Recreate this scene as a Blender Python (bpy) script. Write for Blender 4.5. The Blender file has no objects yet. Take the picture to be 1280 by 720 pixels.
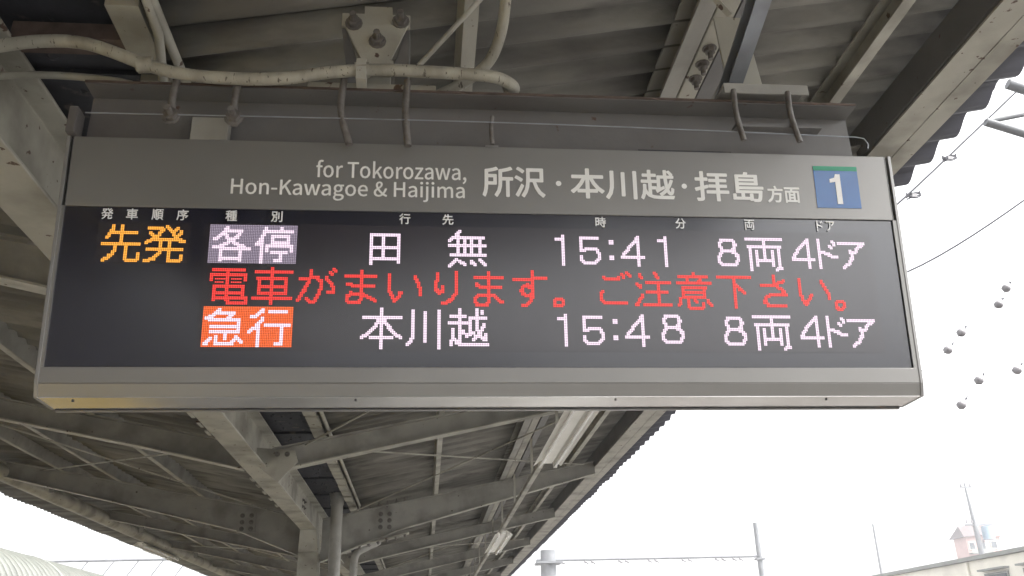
import bpy, bmesh, math, random
from mathutils import Vector, Matrix
random.seed(7)
C = bpy.context.scene.collection
scn = bpy.context.scene
rad = math.radians

# ---------------- camera ----------------
cam = bpy.data.cameras.new('camera'); cam_o = bpy.data.objects.new('camera', cam); C.objects.link(cam_o)
R = ((0.995375, -0.009988, -0.095542), (-0.091869, -0.389630, -0.916378), (-0.028073, 0.920917, -0.388746))
EYE = Vector((0, 0, 1.6))
cam_o.matrix_world = Matrix.Translation(EYE) @ Matrix(R).to_4x4()
cam.sensor_width = 36; cam.lens = 36*1100/1280
cam.clip_start = 0.05; cam.clip_end = 2000
scn.camera = cam_o

# ---------------- sky, sun, exposure ----------------
SUN_EL, SUN_AZ = rad(52), rad(120)
w = bpy.data.worlds.new('World'); scn.world = w; w.use_nodes = True
nt = w.node_tree; nt.nodes.clear()
sky = nt.nodes.new('ShaderNodeTexSky'); sky.sky_type = 'NISHITA'; sky.sun_disc = False
sky.sun_elevation = SUN_EL; sky.sun_rotation = SUN_AZ; sky.dust_density = 6; sky.air_density = 1.0; sky.ozone_density = 1
hs = nt.nodes.new('ShaderNodeHueSaturation'); hs.inputs['Saturation'].default_value = 0.06
bg = nt.nodes.new('ShaderNodeBackground'); bg.inputs['Strength'].default_value = 0.15
wo = nt.nodes.new('ShaderNodeOutputWorld')
nt.links.new(sky.outputs[0], hs.inputs['Color']); nt.links.new(hs.outputs[0], bg.inputs['Color']); nt.links.new(bg.outputs[0], wo.inputs['Surface'])
sl = bpy.data.lights.new('sun', 'SUN'); sl.energy = .6; sl.angle = rad(20); sl.color = (1, .96, .9)
so = bpy.data.objects.new('sun', sl); C.objects.link(so)
so.rotation_euler = Vector((math.sin(SUN_AZ)*math.cos(SUN_EL), math.cos(SUN_AZ)*math.cos(SUN_EL), math.sin(SUN_EL))).to_track_quat('Z', 'Y').to_euler()
vs = scn.view_settings; vs.view_transform = 'Standard'; vs.look = 'None'; vs.gamma = 1; vs.use_curve_mapping = False
EXPOSURE = 2.3
vs.exposure = EXPOSURE
scn.cycles.max_bounces = 8; scn.cycles.diffuse_bounces = 6

# ---------------- materials ----------------
def mat(name, col, rough=.6, metal=0., col2=None, nscale=6., contrast=(.35, .7), dirt=None, dscale=1.5, drange=(.5, .68),
        rust=None, rrange=(.66, .7), rscale=14., bump=0., bscale=60., spec=.5, stretch=(1, 1, 1), coat=0.):
    m = bpy.data.materials.new(name); m.use_nodes = True
    n = m.node_tree.nodes; l = m.node_tree.links; b = n['Principled BSDF']
    b.inputs['Roughness'].default_value = rough; b.inputs['Metallic'].default_value = metal
    b.inputs['Specular IOR Level'].default_value = spec; b.inputs['Coat Weight'].default_value = coat
    geo = n.new('ShaderNodeNewGeometry'); mp = n.new('ShaderNodeMapping'); mp.inputs['Scale'].default_value = stretch
    l.new(geo.outputs['Position'], mp.inputs['Vector'])
    def noise(sc, det=5, off=0):
        t = n.new('ShaderNodeTexNoise'); t.inputs['Scale'].default_value = sc; t.inputs['Detail'].default_value = det
        l.new(mp.outputs[0], t.inputs['Vector']); return t
    def ramp(src, a, c):
        r = n.new('ShaderNodeMapRange'); r.inputs['From Min'].default_value = a; r.inputs['From Max'].default_value = c
        l.new(src, r.inputs['Value']); return r.outputs[0]
    cur = None
    def mix(fac, a, bcol):
        x = n.new('ShaderNodeMix'); x.data_type = 'RGBA'; l.new(fac, x.inputs['Factor'])
        if isinstance(a, tuple): x.inputs['A'].default_value = (*a, 1)
        else: l.new(a, x.inputs['A'])
        x.inputs['B'].default_value = (*bcol, 1); return x.outputs['Result']
    cur = mix(ramp(noise(nscale).outputs['Fac'], *contrast), col, col2 or tuple(c*.86 for c in col))
    if dirt: cur = mix(ramp(noise(dscale, 8).outputs['Fac'], *drange), cur, dirt)
    if rust: cur = mix(ramp(noise(rscale, 6).outputs['Fac'], *rrange), cur, rust)
    l.new(cur, b.inputs['Base Color'])
    if bump:
        bn = n.new('ShaderNodeBump'); bn.inputs['Strength'].default_value = bump; bn.inputs['Distance'].default_value = .004
        l.new(noise(bscale, 6).outputs['Fac'], bn.inputs['Height']); l.new(bn.outputs[0], b.inputs['Normal'])
    return m
def emis(name, col, s):
    m = bpy.data.materials.new(name); m.use_nodes = True; b = m.node_tree.nodes['Principled BSDF']
    b.inputs['Base Color'].default_value = (.02, .02, .02, 1); b.inputs['Emission Color'].default_value = (*col, 1); b.inputs['Emission Strength'].default_value = s
    return m
EM = 2.0 ** -EXPOSURE
M = dict(
 cream=mat('cream_painted_steel', (.40, .388, .335), .55, col2=(.345, .335, .29), dirt=(.20, .19, .16), dscale=2.6, drange=(.48, .66), rust=(.09, .055, .04), rrange=(.665, .69), rscale=22, bump=.25, bscale=35),
 grey=mat('grey_painted_steel', (.31, .302, .275), .6, col2=(.26, .254, .232), dirt=(.17, .163, .148), dscale=3, drange=(.48, .75), rust=(.07, .045, .035), rrange=(.70, .74), rscale=18, bump=.25, bscale=40),
 beam=mat('dull_grey_beam_paint', (.15, .146, .143), .55, col2=(.125, .122, .12), dirt=(.10, .09, .085), dscale=2.5, drange=(.5, .8), rust=(.09, .05, .035), rrange=(.68, .73), rscale=16, bump=.2),
 rust=mat('rusty_steel_edge', (.12, .085, .07), .8, col2=(.07, .05, .042), nscale=20, bump=.4),
 pipe=mat('peeling_cream_pipe_paint', (.38, .36, .30), .6, col2=(.31, .295, .245), dirt=(.19, .178, .145), dscale=5, drange=(.45, .7), rust=(.10, .085, .065), rrange=(.635, .665), rscale=48, bump=.5, bscale=60, stretch=(2.2, 1, .7)),
 sheet=mat('weathered_slate_sheet', (.25, .243, .22), .9, col2=(.14, .135, .122), nscale=2.2, contrast=(.36, .62), dirt=(.075, .07, .065), dscale=5, drange=(.5, .75), bump=.5, bscale=60, stretch=(.45, 1.6, 1)),
 gutter=mat('blackened_gutter_steel', (.045, .046, .055), .7, col2=(.025, .026, .032), nscale=7, dirt=(.10, .09, .08), dscale=14, drange=(.6, .7), rust=(.12, .07, .045), rrange=(.69, .74), rscale=8, bump=.9, bscale=22),
 galv=mat('dull_galvanised_steel', (.30, .32, .35), .42, metal=.45, col2=(.24, .25, .27), nscale=12, bump=.1),
 bolt=mat('dirty_bolt_steel', (.16, .15, .14), .6, col2=(.10, .088, .078), nscale=40, bump=.3, bscale=120),
 white=mat('white_enamel', (.78, .77, .72), .35, col2=(.70, .69, .64), nscale=5, dirt=(.55, .52, .45), dscale=3, drange=(.55, .8)),
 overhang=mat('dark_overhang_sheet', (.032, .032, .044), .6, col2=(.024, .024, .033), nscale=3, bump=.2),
 blocker=mat('dark_light_blocker', (.022, .019, .018), .85, col2=(.017, .015, .014), nscale=2),  # near-black, only for the added unseen blocks that cut light
 tube=mat('lamp_tube_glass', (.80, .80, .78), .2),
 house=mat('brushed_grey_aluminium', (.238, .232, .222), .36, metal=.5, col2=(.222, .216, .207), nscale=2.5, dirt=(.195, .19, .182), dscale=1.2, drange=(.5, .8), bump=.04, bscale=200),
 trim=mat('pale_aluminium_trim', (.27, .265, .26), .35, metal=.5, col2=(.25, .245, .24), nscale=4),
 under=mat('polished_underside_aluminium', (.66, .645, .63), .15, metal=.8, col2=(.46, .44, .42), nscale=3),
 glass=mat('dark_screen_glass', (.006, .006, .017), .19, col2=(.005, .005, .014), nscale=2, spec=1.0),
 module=mat('black_led_module', (.017, .013, .021), .22, col2=(.014, .011, .018), nscale=3, spec=.95),
 letter=mat('pale_grey_vinyl_lettering', (.78, .775, .75), .5, col2=(.74, .735, .71)),
 caption=mat('white_screen_print', (.80, .80, .80), .5, col2=(.74, .74, .74)),
 green=mat('green_vinyl', (.02, .28, .16), .4, col2=(.018, .25, .14)),
 concrete=mat('platform_concrete', (.19, .185, .172), .85, col2=(.16, .155, .145), nscale=2, dirt=(.125, .12, .112), dscale=.8, bump=.3),
 yellow=mat('yellow_tactile_tile', (.75, .50, .06), .6, col2=(.68, .44, .05)),
 ballast=mat('track_ballast', (.12, .11, .10), .95, col2=(.08, .075, .07), nscale=30, bump=.8),
 poly=mat('pale_ribbed_roofing', (.085, .09, .075), .5, col2=(.062, .066, .055), nscale=3, dirt=(.09, .09, .075), dscale=2, drange=(.5, .75)),
 mast=mat('weathered_mast_steel', (.15, .155, .165), .7, col2=(.11, .115, .12), nscale=3),
 wire=mat('grey_wire', (.05, .05, .06), .8),
 porcelain=mat('grey_porcelain', (.20, .19, .20), .45, col2=(.13, .125, .13)),
 wall=mat('cream_render_wall', (.72, .69, .60), .85, col2=(.66, .63, .55), nscale=1.5, dirt=(.58, .55, .48), dscale=.6),
 pink=mat('pink_render_wall', (.42, .27, .25), .85, col2=(.36, .23, .21), nscale=1.5),
 brown=mat('brown_roof_tile', (.09, .065, .065), .8, col2=(.07, .05, .05), nscale=4, bump=.4),
 band=mat('grey_roof_edge_metal', (.20, .21, .19), .6, col2=(.16, .165, .15), nscale=1),
 pane=mat('dark_window_glass', (.06, .07, .08), .08),
 bluegrey=mat('blue_grey_transformer_paint', (.25, .34, .42), .5),
 led_white=emis('led_white', (1, .80, .95), 1.45*EM), led_amber=emis('led_amber', (1, .42, .05), 1.45*EM), led_red=emis('led_red', (1, .05, .04), 1.35*EM),
 led_orange=emis('led_orange', (1, .15, .03), 1.35*EM), led_lilac=emis('led_dim_lilac', (.40, .33, .43), .95*EM),
)
# blue number plate: glossy blue with a faint random mottle
def blue_plate():
    m = mat('blue_gloss_plate', (.022, .12, .34), .12, col2=(.02, .10, .30), nscale=9, spec=.5)
    return m
M['blue'] = blue_plate()

# ---------------- geometry helpers ----------------
class MB:
    def __init__(s): s.v = []; s.f = []; s.mi = []; s.sm = []
    def add(s, vs, fs, mi=0, smooth=False):
        k = len(s.v); s.v += [tuple(v) for v in vs]; s.f += [tuple(i+k for i in f) for f in fs]; s.mi += [mi]*len(fs); s.sm += [smooth]*len(fs); return s
    def box(s, x0, x1, y0, y1, z0, z1, mi=0):
        return s.add([(x, y, z) for x in (x0, x1) for y in (y0, y1) for z in (z0, z1)],
                     [(0, 1, 3, 2), (4, 6, 7, 5), (0, 4, 5, 1), (2, 3, 7, 6), (0, 2, 6, 4), (1, 5, 7, 3)], mi)
    def extrude(s, prof, a, b, up=(0, 0, 1), mi=0, smooth=False):
        a = Vector(a); b = Vector(b); d = (b-a).normalized(); up = Vector(up); sd = d.cross(up).normalized(); u = sd.cross(d).normalized()
        n = len(prof); V = [p + sd*q[0] + u*q[1] for p in (a, b) for q in prof]
        F = [(i, (i+1) % n, n+(i+1) % n, n+i) for i in range(n)]
        s.add(V, F, mi, smooth); s.add(V, [tuple(range(n-1, -1, -1)), tuple(range(n, 2*n))], mi); return s
    def tube(s, pts, r, seg=12, mi=0, cap=True):
        pts = [Vector(p) for p in pts]; n = len(pts); V = []; F = []; ref = None
        for i, p in enumerate(pts):
            t = (pts[min(i+1, n-1)] - pts[max(i-1, 0)]).normalized()
            if ref is None: ref = t.orthogonal().normalized()
            ref = (ref - t*ref.dot(t)).normalized(); b = t.cross(ref)
            rr = r[i] if isinstance(r, (list, tuple)) else r
            V += [p + (ref*math.cos(2*math.pi*k/seg) + b*math.sin(2*math.pi*k/seg))*rr for k in range(seg)]
        for i in range(n-1):
            for k in range(seg):
                k2 = (k+1) % seg; F.append((i*seg+k, i*seg+k2, (i+1)*seg+k2, (i+1)*seg+k))
        s.add(V, F, mi, True)
        if cap: s.add(V, [tuple(range(seg-1, -1, -1)), tuple(range((n-1)*seg, n*seg))], mi)
        return s
    def mesh(s, name, mats):
        me = bpy.data.meshes.new(name); me.from_pydata(s.v, [], s.f)
        for m in mats: me.materials.append(m)
        me.polygons.foreach_set('material_index', s.mi); me.polygons.foreach_set('use_smooth', s.sm); me.update(); return me
    def build(s, name, mats, parent=None, bevel=0):
        if not isinstance(mats, (list, tuple)): mats = [mats]
        bm = bmesh.new(); me = s.mesh(name, mats); bm.from_mesh(me); bmesh.ops.recalc_face_normals(bm, faces=bm.faces); bm.to_mesh(me); bm.free()
        return place(name, me, parent, bevel)
def place(name, me, parent=None, bevel=0, at=None):
    o = bpy.data.objects.new(name, me); C.objects.link(o)
    loc = Vector(at) if at is not None else Vector((0, 0, 0))
    if parent is not None:
        o.parent = parent; loc = loc - world_off(parent)
    o.location = loc
    if bevel:
        b = o.modifiers.new('bevel', 'BEVEL'); b.width = bevel; b.segments = 2; b.limit_method = 'ANGLE'
    return o
def world_off(o):
    v = Vector((0, 0, 0))
    while o is not None: v = v + Vector(o.location); o = o.parent
    return v
def tag(o, label, cat, group=None, kind=None):
    o['label'] = label; o['category'] = cat
    if group: o['group'] = group
    if kind: o['kind'] = kind
    return o
def thing(name, loc, label, cat, group=None):
    o = bpy.data.objects.new(name, None); C.objects.link(o); o.location = loc; o.empty_display_size = .1
    return tag(o, label, cat, group)
def struct(o): o['kind'] = 'structure'; return o
def smooth_path(pts, n=8):
    P = [Vector(p) for p in pts]; out = []
    for i in range(len(P)-1):
        p0, p1, p2, p3 = P[max(i-1, 0)], P[i], P[i+1], P[min(i+2, len(P)-1)]
        for k in range(n):
            t = k/n; out.append(.5*((2*p1) + (p2-p0)*t + (2*p0-5*p1+4*p2-p3)*t*t + (3*p1-p0-3*p2+p3)*t**3))
    return out + [P[-1]]
def ibeam(h, w, tf, tw): # profile, origin at bottom centre
    return [(-w/2, 0), (w/2, 0), (w/2, tf), (tw/2, tf), (tw/2, h-tf), (w/2, h-tf), (w/2, h), (-w/2, h), (-w/2, h-tf), (-tw/2, h-tf), (-tw/2, tf), (-w/2, tf)]
def chan(h, w, t, sgn=1): # web at side 0, flanges towards sgn
    p = [(0, 0), (w, 0), (w, t), (t, t), (t, h-t), (w, h-t), (w, h), (0, h)]
    return [(sgn*a, b) for a, b in p]
def bolt_mesh(r=.016, h=.014, shank=.012):
    m = MB(); n = 6
    for (rr, z0, z1, k) in ((r*1.35, 0, .003, 12), (r, .003, h, n), (r*.5, h, h+shank, 8)):
        V = [(rr*math.cos(2*math.pi*i/k), rr*math.sin(2*math.pi*i/k), z) for z in (z0, z1) for i in range(k)]
        m.add(V, [(i, (i+1) % k, k+(i+1) % k, k+i) for i in range(k)] + [tuple(range(k, 2*k))])
    return m.mesh('bolt', [M['bolt']])
BOLT = bolt_mesh(); BOLT_BIG = bolt_mesh(.021, .02, .03)
def bolt(parent, p, normal, me=None, name='bolt'):
    o = place(name, me or BOLT, parent, at=p); o.rotation_euler = Vector(normal).to_track_quat('Z', 'Y').to_euler(); return o

# =====================================================================
#  GROUND (below the frame; it bounces light under the canopy)
# =====================================================================
struct(MB().box(-5.4, 2.3, -40, 120, -1.1, 0).build('platform_floor', M['concrete']))
struct(MB().box(-900, 900, -900, 900, -1.4, -1.12).build('ground', M['ballast']))
struct(MB().box(-4.6, -3.5, -40, 120, 0.0, .008).build('tactile_paving', M['yellow']))
o = MB(); o.box(-4.2, 2.3, -14.3, -14, 0, 3.6)  # added out of view so the board reflects something dark
tag(o.build('light_block_wall', M['blocker']), 'unseen dark wall added across the platform behind the viewer to darken reflections', 'wall')
blk = thing('light_block_left', (-12, -14, -1.1), 'unseen dark block added beyond the left track to darken the screen and canopy', 'building')
MB().box(-15, -9, -40, 5, -1.1, 6.5).build('wall', M['blocker'], blk)  # added out of view to darken the screen's left and the upper-left canopy
MB().box(-15.3, -8.6, -40.3, 5.3, 6.52, 6.8).build('roof', M['band'], blk)

# =====================================================================
#  CANOPY
# =====================================================================
CY0, CY1 = -3.0, 45.0
can = thing('station_canopy', (-1.4, 11.35, 0), 'weathered butterfly platform canopy of cream steel ribs and dark corrugated sheets over the board', 'canopy')
def ztop(x):  # top of rafters
    return 3.355 + .2*(x+.87) if x > -1.28 else 3.355 + .195*(-1.67-x)
# main girder (I-section) along the platform
MB().extrude(ibeam(.34, .19, .016, .014), (-1.40, CY0, 3.11), (-1.40, CY1, 3.11)).build('girder', M['cream'], can, bevel=.004)
# web splice bolts by the column
for yy, zz in ((10.35, 3.34), (10.35, 3.27), (10.35, 3.2), (10.5, 3.34), (10.5, 3.27), (10.5, 3.2)):
    bolt(can, (-1.392, yy, zz), (1, 0, 0))
# clips along the left edge of the girder's lower flange
clip = MB().box(-.022, 0, -.07, .07, 0, .012).mesh('clip', [M['cream']])
for yy in (5.7, 5.95, 6.2, 7.9, 8.2, 8.55, 8.9, 9.3):
    place('clip', clip, can, at=(-1.497, yy, 3.105))
# columns
for yc in (11.3, 26.5, -3.9):
    c = MB(); c.extrude(ibeam(.24, .24, .018, .014), (-1.40, yc-.12, 0), (-1.40, yc-.12, 2.858), up=(0, 1, 0))
    c.add([(-1.52, yc-.13, 2.86), (-1.28, yc-.13, 2.86), (-1.28, yc+.11, 2.86), (-1.52, yc+.11, 2.86), (-1.495, yc-.26, 3.108), (-1.305, yc-.26, 3.108), (-1.305, yc+.13, 3.108), (-1.495, yc+.13, 3.108)],
          [(0, 1, 5, 4), (1, 2, 6, 5), (2, 3, 7, 6), (3, 0, 4, 7), (4, 5, 6, 7), (3, 2, 1, 0)])
    c.build('column', M['cream'], can, bevel=.003)
# rafters
def rafter(y, deep=False):
    r = MB(); 
    for sgn in (1, -1):
        xs = [(-1.40, 0), (-.35, 0), (2.2, 0)] if sgn > 0 else [(-1.40, 0), (-2.3, 0), (-5.15, 0)]
        if deep: dep = [.52, .34, .17] if sgn > 0 else [.50, .33, .20]
        else: dep = [.20, .185, .165] if sgn > 0 else [.22, .19, .15]
        pts = []
        for (x, _), d in zip(xs, dep):
            xt = x if abs(x+1.4) > .1 else (-1.27 if sgn > 0 else -1.5)
            zt = ztop(xt) - (.0 if abs(x+1.4) > .1 else .0)
            pts.append((xt, zt, zt-d))
        for (xa, ta, ba), (xb, tb, bb) in zip(pts, pts[1:]):
            # web
            V = [(xa, y-.006, ta), (xb, y-.006, tb), (xb, y-.006, bb), (xa, y-.006, ba), (xa, y+.006, ta), (xb, y+.006, tb), (xb, y+.006, bb), (xa, y+.006, ba)]
            r.add(V, [(0, 1, 2, 3), (7, 6, 5, 4), (0, 4, 5, 1), (3, 2, 6, 7), (1, 5, 6, 2), (0, 3, 7, 4)])
            for (za, zb, t) in ((ta, tb, -.012), (ba, bb, .012)):
                w_ = .055
                V = [(xa, y-w_, za), (xb, y-w_, zb), (xb, y+w_, zb), (xa, y+w_, za), (xa, y-w_, za+t), (xb, y-w_, zb+t), (xb, y+w_, zb+t), (xa, y+w_, za+t)]
                r.add(V, [(0, 1, 2, 3), (7, 6, 5, 4), (0, 4, 5, 1), (3, 2, 6, 7), (1, 5, 6, 2), (0, 3, 7, 4)], 1 if t > 0 else 0)
    ro = r.build('rafter', [M['grey'], M['cream']], can)
    if not deep:
        g = MB()
        V = [(-1.39, y-.08, 3.27), (-1.08, y-.08, 3.245), (-1.05, y-.08, 3.15), (-1.20, y-.08, 2.985), (-1.39, y-.08, 3.13)]
        V += [(a, b+.012, c_) for a, b, c_ in V]; n = 5
        g.add(V, [(0, 1, 2, 3, 4), (9, 8, 7, 6, 5)] + [(i, i+5, (i+1) % 5+5, (i+1) % 5) for i in range(5)])
        g.build('gusset_plate', M['cream'], ro)
        for bx in (-1.22, -1.14): bolt(ro, (bx, y-.081, 3.215), (0, -1, 0))
    else:
        for xc, zc in ((-.50, 3.245), (-2.19, 3.25)):
            s_ = 1 if xc > -1.4 else -1
            MB().box(xc-.11, xc+.11, y-.018, y-.0065, zc-.125, zc+.125).build('splice_plate', M['grey'], ro)
            for i in (-1, 1):
                for j in (-1, 0, 1): bolt(ro, (xc+i*.055, y-.019, zc+j*.08), (0, -1, 0), BOLT_BIG)
        p = MB(); a = (-.86, y-.0, 2.935); b_ = (-.2, y, 3.095)
        p.extrude([(-.075, -.016), (.075, -.016), (.075, 0), (-.075, 0)], a, b_); p.build('cover_plate', M['cream'], ro)
        for k in range(6):
            x = -.8+.11*k
            for dy in (-.05, .05): bolt(ro, (x, y+dy, 2.92+.243*(x+.86)), (0, 0, -1))
            bolt(ro, (x, y-.03, ztop(x)+.001), (0, 0, 1), BOLT_BIG)
    return ro
RY = [-.1, 3.72, 7.45, 11.38, 15.2, 19.0, 22.8, 26.6, 30.4, 34.2, 38.0]
for y in RY: rafter(y, deep=abs(y-11.38) < .1 or abs(y-26.6) < .1)
# purlins resting on the rafters
def slope_up(x): return Vector((-.196, 0, .98)) if x > -1.4 else Vector((.19, 0, .98))
def purlin(x, h, w_, sgn, mats, name='purlin', y0=CY0, y1=CY1, dz=0):
    p = MB(); z = ztop(x)+.001+dz
    p.extrude(chan(h, w_, .008, sgn), (x, y0, z), (x, y1, z), up=slope_up(x))
    return p.build(name, mats, can)
purlin(.11, .10, .05, 1, M['cream'])
purlin(1.02, .115, .075, -1, M['grey'])
pr = purlin(1.10, .105, .075, -1, M['cream'])
purlin(1.19, .11, .075, -1, M['beam'])
purlin(1.87, .10, .06, -1, M['cream'])
for px in (-2.72, -3.72, -4.43): purlin(px, .125, .06, -1, M['grey']); MB().extrude([(-.065, -.004), (-.005, -.004), (-.005, -.001), (-.065, -.001)], (px, CY0, ztop(px)), (px, CY1, ztop(px)), up=slope_up(px)).build('purlin_flange', M['cream'], can)
# eave beams
e2 = MB()
e2.box(2.190, 2.202, CY0, CY1, 3.905, 4.075).box(2.202, 2.325, CY0, CY1, 3.893, 3.905).box(2.313, 2.325, CY0, CY1, 3.905, 4.03)
e2.build('eave_beam', M['beam'], can)
ee = MB().box(2.195, 2.325, CY0, CY1, 3.882, 3.892).box(2.332, 2.43, CY0, CY1, 3.884, 3.896).box(2.418, 2.43, CY0, CY1, 3.896, 4.02)
ee.build('eave_flange', M['cream'], can)
el = MB(); el.tube([(-5.2, CY0, 3.90), (-5.2, CY1, 3.90)], .10, 16); el.build('eave_tube', M['cream'], can)
# corrugated sheets, one object per sheet, sharing two meshes
def sheet_mesh(x0, x1, zf, width, pitch=.15, amp=.029, seg=6, nx=3, mk='sheet'):
    n = int(round(width/pitch*seg)); V = []; F = []
    for j in range(nx+1):
        x = x0+(x1-x0)*j/nx
        for i in range(n+1):
            y = i*pitch/seg; V.append((x, y, zf(x)+amp*math.cos(2*math.pi*i/seg)))
    m = n+1; N = len(V)
    V += [(a, b, c+.007) for a, b, c in V]
    for j in range(nx):
        for i in range(n):
            q = (j*m+i, j*m+i+1, (j+1)*m+i+1, (j+1)*m+i); F.append(q); F.append(tuple(k+N for k in q[::-1]))
    for i in range(n): F.append((i, i+N, i+1+N, i+1)); F.append((nx*m+i, nx*m+i+1, nx*m+i+1+N, nx*m+i+N))
    for j in range(nx): F.append((j*m, (j+1)*m, (j+1)*m+N, j*m+N)); F.append((j*m+n, j*m+n+N, (j+1)*m+n+N, (j+1)*m+n))
    mb = MB(); mb.add(V, F, 0, True); me = mb.mesh('roof_sheet', [M[mk]]); return me
zs = lambda x: ztop(x)+.135
sheets = [sheet_mesh(-.93, 1.02, zs, .90+.03), sheet_mesh(.95, 2.36, lambda x: zs(x)+.009, .93), sheet_mesh(-1.52, -3.9, zs, .93),
          sheet_mesh(-3.83, -6.35, lambda x: min(zs(x)+.009, 4.13), .93, nx=6)]
k = 0; y = CY0
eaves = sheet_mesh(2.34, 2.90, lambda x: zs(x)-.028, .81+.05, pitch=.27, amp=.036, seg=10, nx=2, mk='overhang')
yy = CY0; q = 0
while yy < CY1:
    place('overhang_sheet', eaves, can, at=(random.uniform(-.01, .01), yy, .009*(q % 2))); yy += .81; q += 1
while y < CY1:
    for i, me in enumerate(sheets):
        dz = .0085*(k % 2) if i in (0, 1) else .0085*((k+1) % 2)
        o = place('roof_sheet', me, can, at=(random.uniform(-.012, .012) if i in (1, 3) else 0, y, dz))
    y += .90; k += 1
# valley gutter between girder and tray
gu = MB(); gu.box(-1.50, -.93, CY0, CY1, 3.53, 3.54).box(-.945, -.93, CY0, CY1, 3.47, 3.53).box(-1.52, -1.505, CY0, CY1, 3.455, 3.54)
gut = gu.build('valley_gutter', M['gutter'], can)
seam = MB().box(-1.50, -.95, -.012, .012, -.02, 0).mesh('gutter_seam', [M['gutter']])
yy = -2.6
while yy < 30: place('gutter_seam', seam, gut, at=(0, yy, 3.529)); yy += 1.05
MB().box(-1.31, -.93, 2.36, 2.44, 3.44, 3.50).build('tie_bar', M['rust'], can)
# lumps of grime and cement in the gutter
gr = MB()
for i in range(260):
    x = random.uniform(-1.29, -.96); y = random.uniform(1.6, 12); s = random.uniform(.006, .022); z = 3.529
    V = [(x+s*math.cos(a)*random.uniform(.6, 1.2), y+1.6*s*math.sin(a)*random.uniform(.6, 1.2), z) for a in [k*math.pi/3 for k in range(6)]] + [(x, y, z-s*.6)]
    gr.add(V, [(i_, (i_+1) % 6, 6) for i_ in range(6)])
g_ = gr.build('grime_lumps', M['gutter'], can); g_['kind'] = 'stuff'
# holes strip on the lit purlin: three bolts
pl = MB().box(1.030, 1.100, 2.30, 3.45, ztop(1.07)-.010, ztop(1.07)-.003).build('drilled_strip', M['cream'], can)
for yy in (2.66, 2.755, 2.85): bolt(pl, (1.065, yy, ztop(1.07)-.010), (0, 0, -1), BOLT_BIG)
# wind-brace rods
def rod(a, b, r=.008, name='brace_rod', m='cream'):
    return MB().tube([a, b], r, 8).build(name, M[m], can)
for y0, y1 in ((7.5, 11.3), (15.3, 18.9), (3.8, 7.4)):
    rod((-1.0, y0, ztop(-1.0)-.03), (2.05, y1, ztop(2.05)-.03)); rod((-1.0, y1, ztop(-1.0)-.03), (2.05, y0, ztop(2.05)-.03))
    if y0 > 5:
        rod((-1.7, y0, ztop(-1.7)-.05), (-4.7, y1, ztop(-4.7)-.05)); rod((-1.7, y1, ztop(-1.7)-.05), (-4.7, y0, ztop(-4.7)-.05))
# small props between rafter and eave tube
for y in (11.38, 15.2, 19.0): MB().box(-4.72, -4.66, y+.3, y+.36, 3.70, 3.95).build('strut', M['grey'], can)

# ---------------- cable tray in the valley ----------------
tr = thing('cable_tray', (-.9, 11, 3.45), 'narrow pale cable tray with jointed covers running along the dark valley gutter', 'cable tray')
cover = MB().box(-.965, -.868, .0, .325, 3.425, 3.452).mesh('tray_cover', [M['cream']])
yy = CY0; q = 0
while yy < 34: 
    place('tray_cover', cover, tr, at=(random.uniform(-.003, .003), yy, random.uniform(-.002, .002))); yy += .37
MB().box(-.96, -.873, CY0, 34, 3.455, 3.462).build('tray_back', M['gutter'], tr)
cd = MB().tube([(-.825, CY0, 3.44), (-.825, 34, 3.44)], .016, 10)
cd = cd.build('conduit', M['cream']); tag(cd, 'thin straight cream conduit running beside the jointed cable tray', 'conduit')

# ---------------- rainwater pipes ----------------
dp = thing('downpipe', (-1.06, 11.05, 0), 'thick round grey downpipe standing beside the H-section column', 'pipe')
MB().tube([(-1.07, 11.05, 0), (-1.07, 11.05, 3.39)], .072, 20).build('pipe', M['grey'], dp)
MB().tube([(-1.07, 11.05, 3.39), (-1.07, 11.05, 3.44), (-1.07, 11.05, 3.53)], [.082, .082, .1], 20).build('collar', M['grey'], dp)
dp = thing('downpipe', (-1.0, 13.5, 0), 'curved swan-neck rainwater pipe bending down behind the downpipe by the column', 'pipe')
MB().tube(smooth_path([(-.7, 13.9, 3.30), (-.86, 13.7, 3.20), (-1.0, 13.5, 3.08), (-1.03, 13.5, 2.85), (-1.03, 13.5, 2.5), (-1.03, 13.5, 0)]), .055, 16).build('pipe', M['grey'], dp)

# ---------------- fluorescent lights ----------------
rl = thing('light_rail', (1.1, 12, 3.3), 'slim pale rail hanging under the right side of the canopy and carrying the strip lights', 'rail')
MB().extrude(chan(.045, .05, .004), (1.085, 5.0, 3.32), (1.085, 34, 3.32)).build('rail', M['cream'], rl)
yy = 5.4
while yy < 34:
    MB().box(1.10, 1.125, yy-.015, yy+.015, 3.36, ztop(1.1)+.02).box(1.085, 1.15, yy-.02, yy+.02, 3.355, 3.37).build('hanger', M['cream'], rl); yy += 1.9
def lamp(x, y0, L, z, label, w_=.13, g='strip lights under the canopy'):
    t = thing('ceiling_light', (x, y0+L/2, z), label, 'light', g)
    p = [(-w_, -.055), (-.045, 0), (.045, 0), (w_, -.055), (w_, -.052), (.045, .006), (-.045, .006), (-w_, -.052)]
    MB().extrude(p, (x, y0, z), (x, y0+L, z)).build('reflector', M['white'], t)
    MB().extrude([(-.04, -.035), (.04, -.035), (.03, .0), (-.03, .0)], (x, y0+.02, z-.001), (x, y0+L-.02, z-.001)).build('ballast_cover', M['white'], t)
    for s_ in (-1, 1):
        MB().tube([(x+s_*.07, y0+.04, z-.062), (x+s_*.07, y0+L-.04, z-.062)], .013, 10).build('lamp_tube', M['tube'], t)
        for yy in (y0+.02, y0+L-.05): MB().box(x+s_*.07-.017, x+s_*.07+.017, yy, yy+.03, z-.08, z-.02).build('lamp_holder', M['white'], t)
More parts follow.
